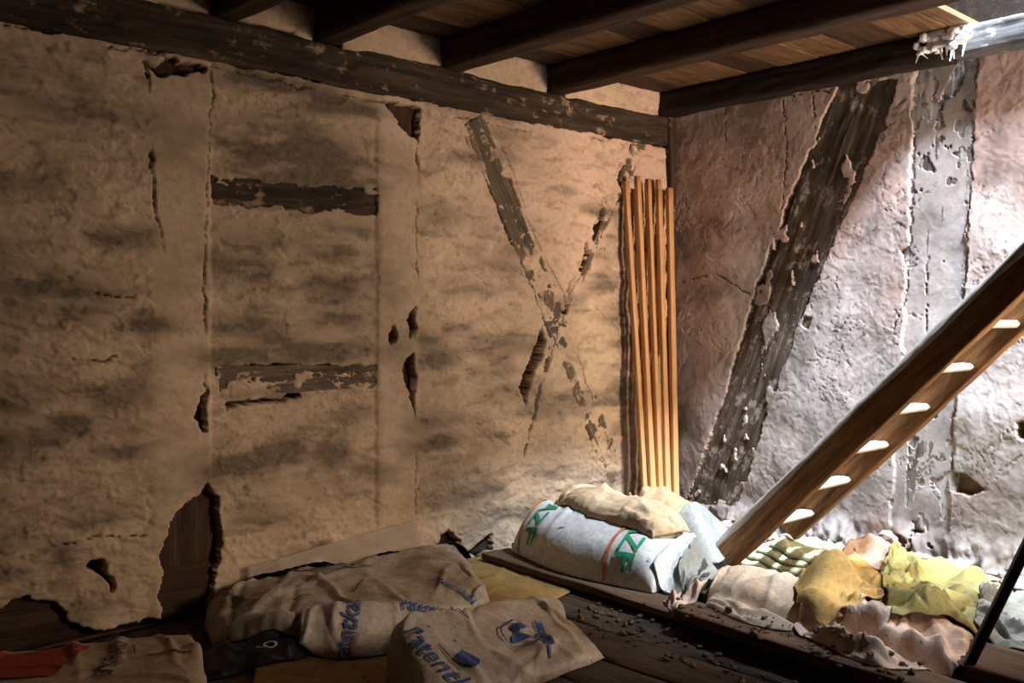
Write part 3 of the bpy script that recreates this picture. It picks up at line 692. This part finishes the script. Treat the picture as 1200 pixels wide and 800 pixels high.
# planks beneath the plump sack
def plan_px(x, y, z=0):
    d = np.array([x, y])-CAM; c = EX*d[0]+EY*d[1]; return 600+F_PX*c[0]/c[1], HORIZON-F_PX*(z-EYE)/c[1]
loose('loose_plank', plan_px(-1.28, -.12), plan_px(-1.36, -1.25), .14, .024, M['plank'], 'narrow dark plank on the floor along the outer side of the plump white sack', seed=61)
loose('loose_plank', plan_px(-1.07, -.10), plan_px(-1.13, -1.20), .20, .034, M['plank'], 'wide dark plank lying under the middle of the plump white sack', seed=62)
loose('loose_plank', plan_px(-.84, -.10), plan_px(-.90, -1.05), .18, .034, M['plank'], 'dark plank under the corner side of the plump white sack', seed=63)
loose('pile_board', plan_px(-1.42, -1.16), plan_px(-1.52, -2.35), .12, .034, M['plank'], 'thick brown board under the front edge of the crumpled paper sacks', seed=64)
loose('pile_board', plan_px(-1.18, -1.12), plan_px(-1.25, -2.35), .22, .034, M['plank'], 'broad dark board hidden under the crumpled paper sacks', seed=65)
loose('pile_board', plan_px(-.88, -1.30), plan_px(-.95, -2.35), .22, .034, M['plank'], 'broad dark board under the yellow sack', seed=66)

# ------------------------------------------------------------------ plump white sack with green lettering
S = Sack('fertilizer_sack', [(-1.25, -.18), (-1.34, -.55), (-1.30, -.93)], [(-.84, -.14), (-.81, -.5), (-.92, -.86)], [(-1.25, -.18), (-1.05, -.12), (-.84, -.14)], [(-1.30, -.93), (-1.1, -.94), (-.92, -.86)],
         .185, M['white_sack'], 'plump white plastic sack with green lettering and red stripes', wr=.010, wscale=4, seed=500, pu=5, qu=.62, pv=2.6, qv=.5, px=False, jag=.003, crease=.25)
AZF = S
for cu in (.17, .74):
    S.text('AZF', .112, cu+.055, .19, -math.pi/2+.1, M['green_ink'], label='green lettering')
    S.ink('stripe', *rect_geo(.40, .014), cu-.03, .34, -math.pi/2+.12, M['red_ink'], label='red stripe')
S.ink('emblem', *ring_geo(.030, .014), .86, .58, 0, M['red_ink'], label='red round emblem')
for k in range(7):
    S.ink('stroke', *rect_geo(.045, .005), .40+k*.03, .33, -math.pi/2+.3, M['green_ink'])
# sealed crimped end of the sack
nu, nv = 60, 16
tu = np.linspace(.10, .90, nu)
edge = np.array([(-1.30, -.93), (-1.1, -.94), (-.92, -.86)]); ep = polyline(edge, tu)
vv = np.linspace(0, 1, nv)
out = np.array([-.04, -1.0])
X = ep[:, None, 0]+out[0]*vv[None]*.085; Y = ep[:, None, 1]+out[1]*(vv[None]*.085-.02)
zt = hm_get(X, Y, 2)+.006+.05*(1-vv[None])**1.3*np.sin(np.pi*tu)[:, None]+.010*np.sin(tu*85)[:, None]*sstep(.0, .6, vv)[None]*.5+.004
o = mesh_obj('crimped_end', *closed_sheet(np.stack([X, Y, zt], -1)-S.c, np.stack([X, Y, zt-.003], -1)-S.c), M['white_sack'], S.o)
hm_add(np.stack([X, Y, zt], -1).reshape(-1, 3))

# ------------------------------------------------------------------ paper sacks on and behind it
Sack('paper_sack', [(-1.13, -.33), (-1.20, -.6), (-1.21, -.86)], [(-.91, -.26), (-.95, -.6), (-1.05, -.90)], [(-1.13, -.33), (-1.04, -.26), (-.91, -.26)], [(-1.21, -.86), (-1.13, -.90), (-1.05, -.90)],
     .052, M['tan_paper'], 'flattened tan paper sack lying on top of the plump white sack', px=False, wr=.012, wscale=6, seed=520, jag=.012, pu=6, pv=4, qu=.4, qv=.45, sag=14, flat=.006)
Sack('paper_sack', [(-.80, -.30), (-.76, -.5), (-.68, -.78)], [(-.56, -.24), (-.5, -.45), (-.44, -.70)], [(-.80, -.30), (-.68, -.25), (-.56, -.24)], [(-.68, -.78), (-.56, -.76), (-.44, -.70)],
     .26, M['brown_paper'], 'upright-creased brown paper sack between the battens and the plump white sack', px=False, wr=.02, wscale=6, seed=530, jag=.010, pu=2.2, pv=2.2, qu=.6, qv=.7, hfun=lambda u, v: -.15*sstep(.25, 1, u)*(1-np.abs(2*v-1)**2))
# flat grey-green sheets between sack and ladder
Sack('paper_sheet', [(-.86, -.60), (-.90, -.98)], [(-.42, -.62), (-.46, -.92)], [(-.86, -.60), (-.6, -.58), (-.42, -.62)], [(-.90, -.98), (-.46, -.92)], .012, M['grey_paper'], 'flat grey-green sheet tucked between the plump sack and the ladder foot', 'paper', px=False, wr=.012, wscale=6, seed=540, pu=8, pv=8)
for k, (d, lab) in enumerate([(0, 'lowest pale green folded sack in the stack behind the ladder foot'), (1, 'second pale green folded sack in the stack behind the ladder foot'), (2, 'third pale green folded sack in the stack behind the ladder foot'), (3, 'topmost pale green folded sack in the stack behind the ladder foot')]):
    Sack('folded_sack', [(-.66+.02*d, -.80-.045*d), (-.74+.02*d, -1.26-.02*d)], [(-.34+.01*d, -.78-.035*d), (-.40, -1.24-.02*d)], [(-.66+.02*d, -.80-.045*d), (-.34+.01*d, -.78-.035*d)], [(-.74+.02*d, -1.26-.02*d), (-.40, -1.24-.02*d)],
         .018, M['green_paper'], lab, group='folded green sacks', px=False, wr=.004, wscale=5, seed=550+k*7, pu=10, pv=10, qu=.4, qv=.4, sag=3, flat=.008)

# ------------------------------------------------------------------ crumpled pile on the right
Sack('paper_sack', [(855, 676, .06), (920, 668, .06), (1000, 664, .06)], [(826, 716, .06), (890, 742, .06), (985, 752, .06)], [(855, 676, .06), (838, 690, .06), (826, 716, .06)], [(1000, 664, .06), (985, 752, .06)],
     .058, M['dusty_paper'], 'dusty tan paper sack bulging beside the ladder foot', seed=600, wr=.014, wscale=5, qu=.5, qv=.6, pv=2.2)
Sack('paper_sack', [(985, 668, .06), (1070, 655, .06), (1150, 665, .06)], [(930, 748, .06), (1030, 790, .06), (1125, 803, .03)], [(985, 668, .06), (930, 748, .06)], [(1150, 665, .06), (1145, 740, .05), (1125, 803, .03)],
     .042, M['pink_paper'], 'crumpled pinkish-brown paper sack under the yellow sack', seed=620, wr=.042, wscale=6, folds=36, sag=3, qu=.45, qv=.45, jag=.015, crease=.8, pv=3.5, pu=4)
Sack('amber_sack', [(948, 656, .13), (995, 648, .14), (1045, 640, .15)], [(934, 708, .14), (972, 716, .15), (1035, 690, .17)], [(948, 656, .13), (934, 685, .14), (934, 708, .14)], [(1045, 640, .15), (1045, 665, .16), (1035, 690, .17)],
     .016, M['amber'], 'amber-coloured sack draped between the dusty tan sack and the yellow one', seed=640, wr=.013, wscale=6, pu=5, pv=5, jag=.012, sag=10)
Sack('yellow_sack', [(1035, 640, .15), (1070, 622, .15), (1115, 628, .14), (1182, 644, .10)], [(1046, 728, .14), (1095, 728, .14), (1122, 745, .09), (1156, 765, .05)], [(1035, 640, .15), (1034, 680, .14), (1046, 728, .14)], [(1182, 644, .10), (1176, 690, .07), (1156, 765, .05)],
     .02, M['yellow'], 'yellow woven sack thrown over the crumpled paper sacks', seed=660, folds=26, wr=.017, wscale=4.2, pu=5, pv=5, jag=.014, sag=10, dirx=.55, crease=.8)
Sack('paper_scrap', [(1002, 634, .05), (1055, 624, .05)], [(998, 656, .05), (1050, 650, .06)], [(1002, 634, .05), (998, 656, .05)], [(1055, 624, .05), (1050, 650, .06)], .05, M['rust_paper'], 'rust-stained crumpled paper behind the yellow sack', 'paper', seed=680, wr=.03, wscale=8, jag=.015)
Sack('plastic_scrap', [(972, 640, .03), (1002, 636, .03)], [(970, 652, .03), (1000, 650, .03)], [(972, 640, .03), (970, 652, .03)], [(1002, 636, .03), (1000, 650, .03)], .035, M['white_scrap'], 'small white plastic scrap beside the rust-stained paper', 'plastic', seed=690, wr=.015, wscale=12)
loose('pale_plank', plan_px(-1.08, -1.99), plan_px(-.80, -2.5), .07, .03, M['plank_pale'], 'pale grey plank beside the yellow sack and black rod', seed=67)
Sack('plastic_sheet', [(1150, 700, .04), (1215, 672, .04), (1290, 680, .04)], [(1142, 760, .03), (1215, 790, .03), (1290, 800, .03)], [(1150, 700, .04), (1142, 760, .03)], [(1290, 680, .04), (1290, 800, .03)], .03, M['grey_paper'], 'grey-green plastic sheet crumpled past the yellow sack', 'sheet', seed=700, wr=.03, wscale=6, pu=6, pv=6)
Sack('paper_scrap', [(778, 720, .0), (815, 704, .0)], [(790, 738, .0), (832, 720, .0)], [(778, 720, .0), (790, 738, .0)], [(815, 704, .0), (832, 720, .0)], .012, M['pink_paper'], 'torn printed paper lying between the plump sack and dusty tan sack', 'paper', seed=710, wr=.012, wscale=9, pu=8, pv=8)
sp = Sack('paper_scrap', [(796, 702, .01), (838, 678, .01)], [(806, 722, .01), (850, 694, .01)], [(796, 702, .01), (806, 722, .01)], [(838, 678, .01), (850, 694, .01)], .010, M['grey_paper'], 'pale paper scrap with two dark bars at the crimped sack end', 'paper', seed=715, wr=.006, wscale=9, pu=8, pv=8)
for q in (.42, .66): sp.ink('bar', *rect_geo(.10, .012), .5, q, .15, M['dark_ink'])

# ------------------------------------------------------------------ dirty sacks on the left
Sack('cardboard_sheet', [(300, 775), (420, 760), (500, 762)], [(290, 850), (420, 850), (520, 850)], [(300, 775), (290, 850)], [(500, 762), (520, 850)], .008, M['ochre_board'], 'brown board on the floor under the sack with the round emblem', 'board', seed=805, wr=.003, wscale=3, pu=12, pv=12, qu=.3, qv=.3, jag=.003)
lo_ = Sack('dark_bag', [(225, 765), (350, 752)], [(235, 800), (360, 775)], [(225, 765), (235, 800)], [(350, 752), (360, 775)], .03, M['black'], 'black plastic bag with pale round letters under the grimy sacks', 'bag', seed=810, wr=.01, wscale=8)
lo_.text('LO', .05, .62, .72, 0.1, M['white_ink'], label='pale lettering')
A = Sack('fertilizer_sack', [(250, 700), (380, 668), (528, 650)], [(252, 765), (400, 760), (575, 715)], [(250, 700), (240, 730), (252, 765)], [(528, 650), (556, 685), (575, 715)], .075, M['dirty_sack2'],
         'grimy white plastic sack lying along the foot of the stained wall', seed=820, folds=26, wr=.014, wscale=5, pu=7, pv=4, qu=.5, qv=.5, jag=.006, hfun=lambda u, v: wedge(u, v)*(.012+.012*(1-v)))
B_ = Sack('fertilizer_sack', [(352, 712, .10), (460, 702, .10), (585, 694, .08)], [(352, 764, .02), (440, 766, .02), (560, 735, .02)], [(352, 712, .10), (352, 764, .02)], [(585, 694, .08), (575, 715, .05), (560, 735, .02)], .028, M['dirty_sack'],
          'flat soiled white sack with blue print folded over the grimy one', seed=840, wr=.007, wscale=5, pu=7, pv=4, qu=.45, qv=.45, jag=.005, sag=10)
C_ = Sack('fertilizer_sack', [(452, 748, .12), (520, 712, .15), (585, 694, .14), (662, 706, .07)], [(505, 850, .0), (600, 815, 0), (708, 772, 0)], [(452, 748, .12), (470, 790, .06), (505, 850, .0)], [(662, 706, .07), (668, 738, .03), (708, 772, 0)], .034, M['dirty_sack'],
          'soiled white sack with a blue round emblem and blue lettering', seed=860, folds=18, wr=.010, wscale=5, pu=8, pv=6, qu=.45, qv=.45, jag=.006, sag=8, hfun=lambda u, v: wedge(u, v)*.15*(1-v)*(1-.5*u))
A.text('Patentkali', .050, *A.place((515, 680), (552, 700)), M['blue_ink'], label='blue lettering')
for a, b, ln in (((330, 676), (400, 660), .22), ((350, 688), (430, 668), .28), ((395, 672), (440, 660), .14), ((400, 690), (440, 680), .13), ((340, 700), (365, 697), .07)):
    A.ink('print_line', *rect_geo(ln, .007), *A.place(a, b), M['dark_ink'])
B_.text('Patentkali', .050, *B_.place((472, 709), (534, 711)), M['blue_ink'], label='blue lettering'); B_.text('Patentkali', .050, *B_.place((540, 713), (578, 702)), M['blue_ink'], label='blue lettering')
B_.text('Patentkali', .072, *B_.place((408, 768), (408, 722)), M['blue_ink'], label='blue lettering')
C_.text('Patentkali', .085, *C_.place((487, 752), (550, 808)), M['blue_ink'], label='blue lettering')
C_.ink('diamond', *poly_geo([(-.045, 0), (0, -.034), (.045, 0), (0, .034)]), *C_.place((536, 760), (560, 784)), M['blue_ink'], label='blue diamond mark')
em = C_.place((590, 757), (626, 740))
C_.ink('emblem_ring', *ring_geo(.064, .007), *em, M['blue_ink'], .008, label='blue ring')
C_.ink('emblem_mark', *poly_geo([(-.040, -.004), (-.022, .012), (-.006, .014), (.004, .040), (.020, .036), (.044, .024), (.030, .006), (.016, .012), (.006, .004), (.030, -.030), (.010, -.024), (-.010, -.012)]), *em, M['blue_ink'], label='blue emblem')
pl = C_.place((622, 724), (648, 764))
C_.ink('print_line', *rect_geo(.22, .006), *pl, M['blue_ink']); C_.ink('print_line', *rect_geo(.13, .016), pl[0]+.03, pl[1]-.03, pl[2], M['blue_ink'])
for a, b in (((518, 760), (540, 784)), ((524, 756), (544, 778))): C_.ink('print_line', *rect_geo(.11, .005), *C_.place(a, b), M['dark_ink'])
# folded flap at the front corner of that sack
E_ = Sack('paper_sack', [(-60, 788), (60, 775), (225, 752)], [(-60, 860), (80, 860), (250, 850)], [(-60, 788), (-60, 860)], [(225, 752), (238, 790), (250, 850)], .06, M['dusty_paper'],
          'soiled paper sack with a red printed panel at the foot of the wall', seed=880, wr=.010, wscale=4, pu=8, pv=4, qu=.4, qv=.5, jag=.004)
E_.ink('red_panel', *poly_geo([(-.17, -.10), (.10, -.10), (.14, .02), (.17, .10), (-.17, .10)]), .30, .40, 0, M['brick_red'], label='red printed panel')
E_.text('ENGRAIS', .06, .62, .45, math.pi/2*.95, M['dark_ink'], label='dark lettering')
E_.ink('print_frame', *rect_geo(.16, .004), .80, .46, -.05, M['dark_ink']); E_.ink('print_frame', *rect_geo(.16, .004), .80, .22, -.05, M['dark_ink']); E_.ink('print_frame', *rect_geo(.07, .004), .70, .34, math.pi/2, M['dark_ink'])
# thin milky plastic flap leaning on the wall behind the grimy sack
P4 = [on_left([p])[0] for p in ((285, 662), (484, 606), (492, 660), (285, 712))]
nu, nv = 60, 24; tu = np.linspace(0, 1, nu)[:, None]; tv = np.linspace(0, 1, nv)[None, :]
X = (1-tv)*((1-tu)*P4[0][0]+tu*P4[1][0])+tv*((1-tu)*P4[3][0]+tu*P4[2][0]); Z_ = (1-tv)*((1-tu)*P4[0][1]+tu*P4[1][1])+tv*((1-tu)*P4[3][1]+tu*P4[2][1])
Yy = -.034-.012*tv-.006*fbm(X*9, Z_*9, 3, 890)
milky = NT('milky_plastic', .35).color((.55, .46, .36)); milky.b.inputs['Alpha'].default_value = .4
fl = mesh_obj('plastic_sheet', *closed_sheet(np.stack([X, Yy, Z_], -1), np.stack([X, Yy+.002, Z_], -1)), milky.m, label='thin milky plastic sheet leaning on the wall behind the grimy sack', cat='sheet')

# ------------------------------------------------------------------ battens in the corner
bt = [(-.400, -.375, .012, .026), (-.365, -.350, .052, .026), (-.325, -.318, .014, .030), (-.285, -.295, .050, .022), (-.250, -.268, .016, .024), (-.210, -.245, .054, .030), (-.170, -.215, .018, .026), (-.130, -.185, .054, .034), (-.092, -.160, .020, .028)]
for k, (xt, xb_, yy, wd) in enumerate(bt):
    L = 1.60+.03*math.sin(k*2.3)
    p0 = Vector((xb_, -.14-yy*.5, .012)); p1 = Vector((xt, -.030-yy, L))
    beam('pine_batten', p0, p1, wd, .022, (0, -1, .1), M['batten'], step=.08, rough=.0006, seed=70+k, n_side=3,
         label='slim orange pine batten standing in the bundle in the wall corner', cat='batten', group='battens in the corner')

# ------------------------------------------------------------------ ladder
LAD = empty('ladder', (-.58, -.9, .05), label='steep wooden ladder with worn pale treads rising towards the hatch', cat='ladder')
def child(o, p):
    o.parent = p; o.matrix_parent_inverse = Matrix.Translation(-Vector(p.location)); return o
sl = Vector((0, -1.005, .988)).normalized(); nrm = Vector((0, .988, 1.005)).normalized()
RW = .095
def rail_pt(x, t, n=0): return Vector((x, -.935, .05))+sl*t+nrm*n
for x, t0 in ((-.83, .005), (-.50, .085)):
    r = child(beam('rail', rail_pt(x, t0, RW/2), rail_pt(x, 2.72, RW/2), .05, RW, nrm, M['ladder'], step=.012, rough=.0035, seed=90 if x < -.5 else 91), LAD)
    edge = beam('pale_edge', Vector((0, 0, RW/2-.004)), Vector((2.70, 0, RW/2-.004)), .060, .036, (0, 0, 1), M['bark_lit'], step=.010, rough=.0045, seed=93, rnd_=.42)  # pale strip puts the daylight on the rail top into colour
    edge.parent = r; edge['label'] = 'pale upper edge with daylight in its colour'
for k in range(10):
    t = .205+k*.205
    c = rail_pt(-.665, t, RW*.45)
    V, F = timber_geo(.30, .062, .024, step=.02, rough=.001, seed=100+k % 3, n_side=4, rnd_=.4)
    tr = mesh_obj('tread', V, F, M['tread'], None); tr.location = (c.x-.15, c.y, c.z); child(tr, LAD)

# ------------------------------------------------------------------ black rod leaning on the ladder
foot = at_z(1118, 815, 0)
rb = beam('black_rod', (foot[0], foot[1], .005), (-.89, -2.52, 1.62), .024, .024, (0, 0, 1), M['rod'], step=.05, rough=.0003, seed=110, n_side=3,
          label='thin black rod leaning past the grey-green plastic sheet', cat='rod')

# ------------------------------------------------------------------ white fluff hanging at the hatch edge
rnd = random.Random(5)
bm = bmesh.new()
base = Vector((-.14, -1.40, 2.0))
for k in range(46):
    p = base+Vector((rnd.uniform(-.02, .02), rnd.uniform(-.10, .10), rnd.uniform(-.02, .055)))
    r = rnd.uniform(.008, .018)
    res = bmesh.ops.create_icosphere(bm, subdivisions=2, radius=r, matrix=Matrix.Translation(p) @ Matrix.Diagonal((1, rnd.uniform(.8, 1.9), rnd.uniform(.6, 1.4), 1)))
    for v in res['verts']: v.co += Vector((rnd.uniform(-1, 1), rnd.uniform(-1, 1), rnd.uniform(-1, 1)))*.003
for k in range(7):
    a = base+Vector((-.015, rnd.uniform(-.09, .09), -.01)); b = a+Vector((rnd.uniform(-.02, .01), rnd.uniform(-.03, .03), -rnd.uniform(.03, .07)))
    vs = [bm.verts.new(a+Vector((0, d, 0))) for d in (-.006, .006)]+[bm.verts.new(b+Vector((0, d, 0))) for d in (.002, -.002)]
    bm.faces.new(vs)
me = bpy.data.meshes.new('fluff_tuft'); bm.to_mesh(me); bm.free(); me.materials.append(M['fluff'])
me.polygons.foreach_set('use_smooth', np.ones(len(me.polygons), bool))
o = bpy.data.objects.new('fluff_tuft', me); COL.objects.link(o); props(o, 'white cobwebby fluff snagged on the beam at the hatch edge', 'fluff')

# ------------------------------------------------------------------ rubble and dust along the foot of the right wall
def rubble(name, n, area_fn, rmin, rmax, mat, seed, label):
    rnd = random.Random(seed); V = []; F = []
    ico = bmesh.new(); bmesh.ops.create_icosphere(ico, subdivisions=1, radius=1); iv = [v.co.copy() for v in ico.verts]; jf = [[v.index for v in f.verts] for f in ico.faces]; ico.free()
    for _ in range(n):
        x, y = area_fn(rnd); r = rmin+(rmax-rmin)*rnd.random()**3; z = float(hm_get(x, y))+r*.35
        R = Matrix.Rotation(rnd.uniform(0, 6.3), 3, (rnd.random(), rnd.random(), rnd.random()+.1)); s_ = Vector((rnd.uniform(.7, 1.4), rnd.uniform(.7, 1.3), rnd.uniform(.4, .8)))
        o_ = len(V)
        for c in iv:
            q = R @ (c*rnd.uniform(.75, 1.15)); V.append((x+q.x*r*s_.x, y+q.y*r*s_.y, max(z+q.z*r*s_.z, .001)))
        F += [[i+o_ for i in f] for f in jf]
    return mesh_obj(name, V, F, mat, smooth=False, label=label, cat='rubble', kind='stuff')
rubble('plaster_rubble', 700, lambda r: (-.09-abs(r.gauss(0, .09)), r.uniform(-1.8, -.25)), .006, .034, M['rubble'], 1, 'grey plaster rubble heaped along the foot of the flaking wall')
rubble('floor_debris', 420, lambda r: (r.uniform(-1.68, -1.40), r.uniform(-1.9, -.8)), .003, .014, M['plank'], 2, 'dark crumbs of debris on the floor boards')
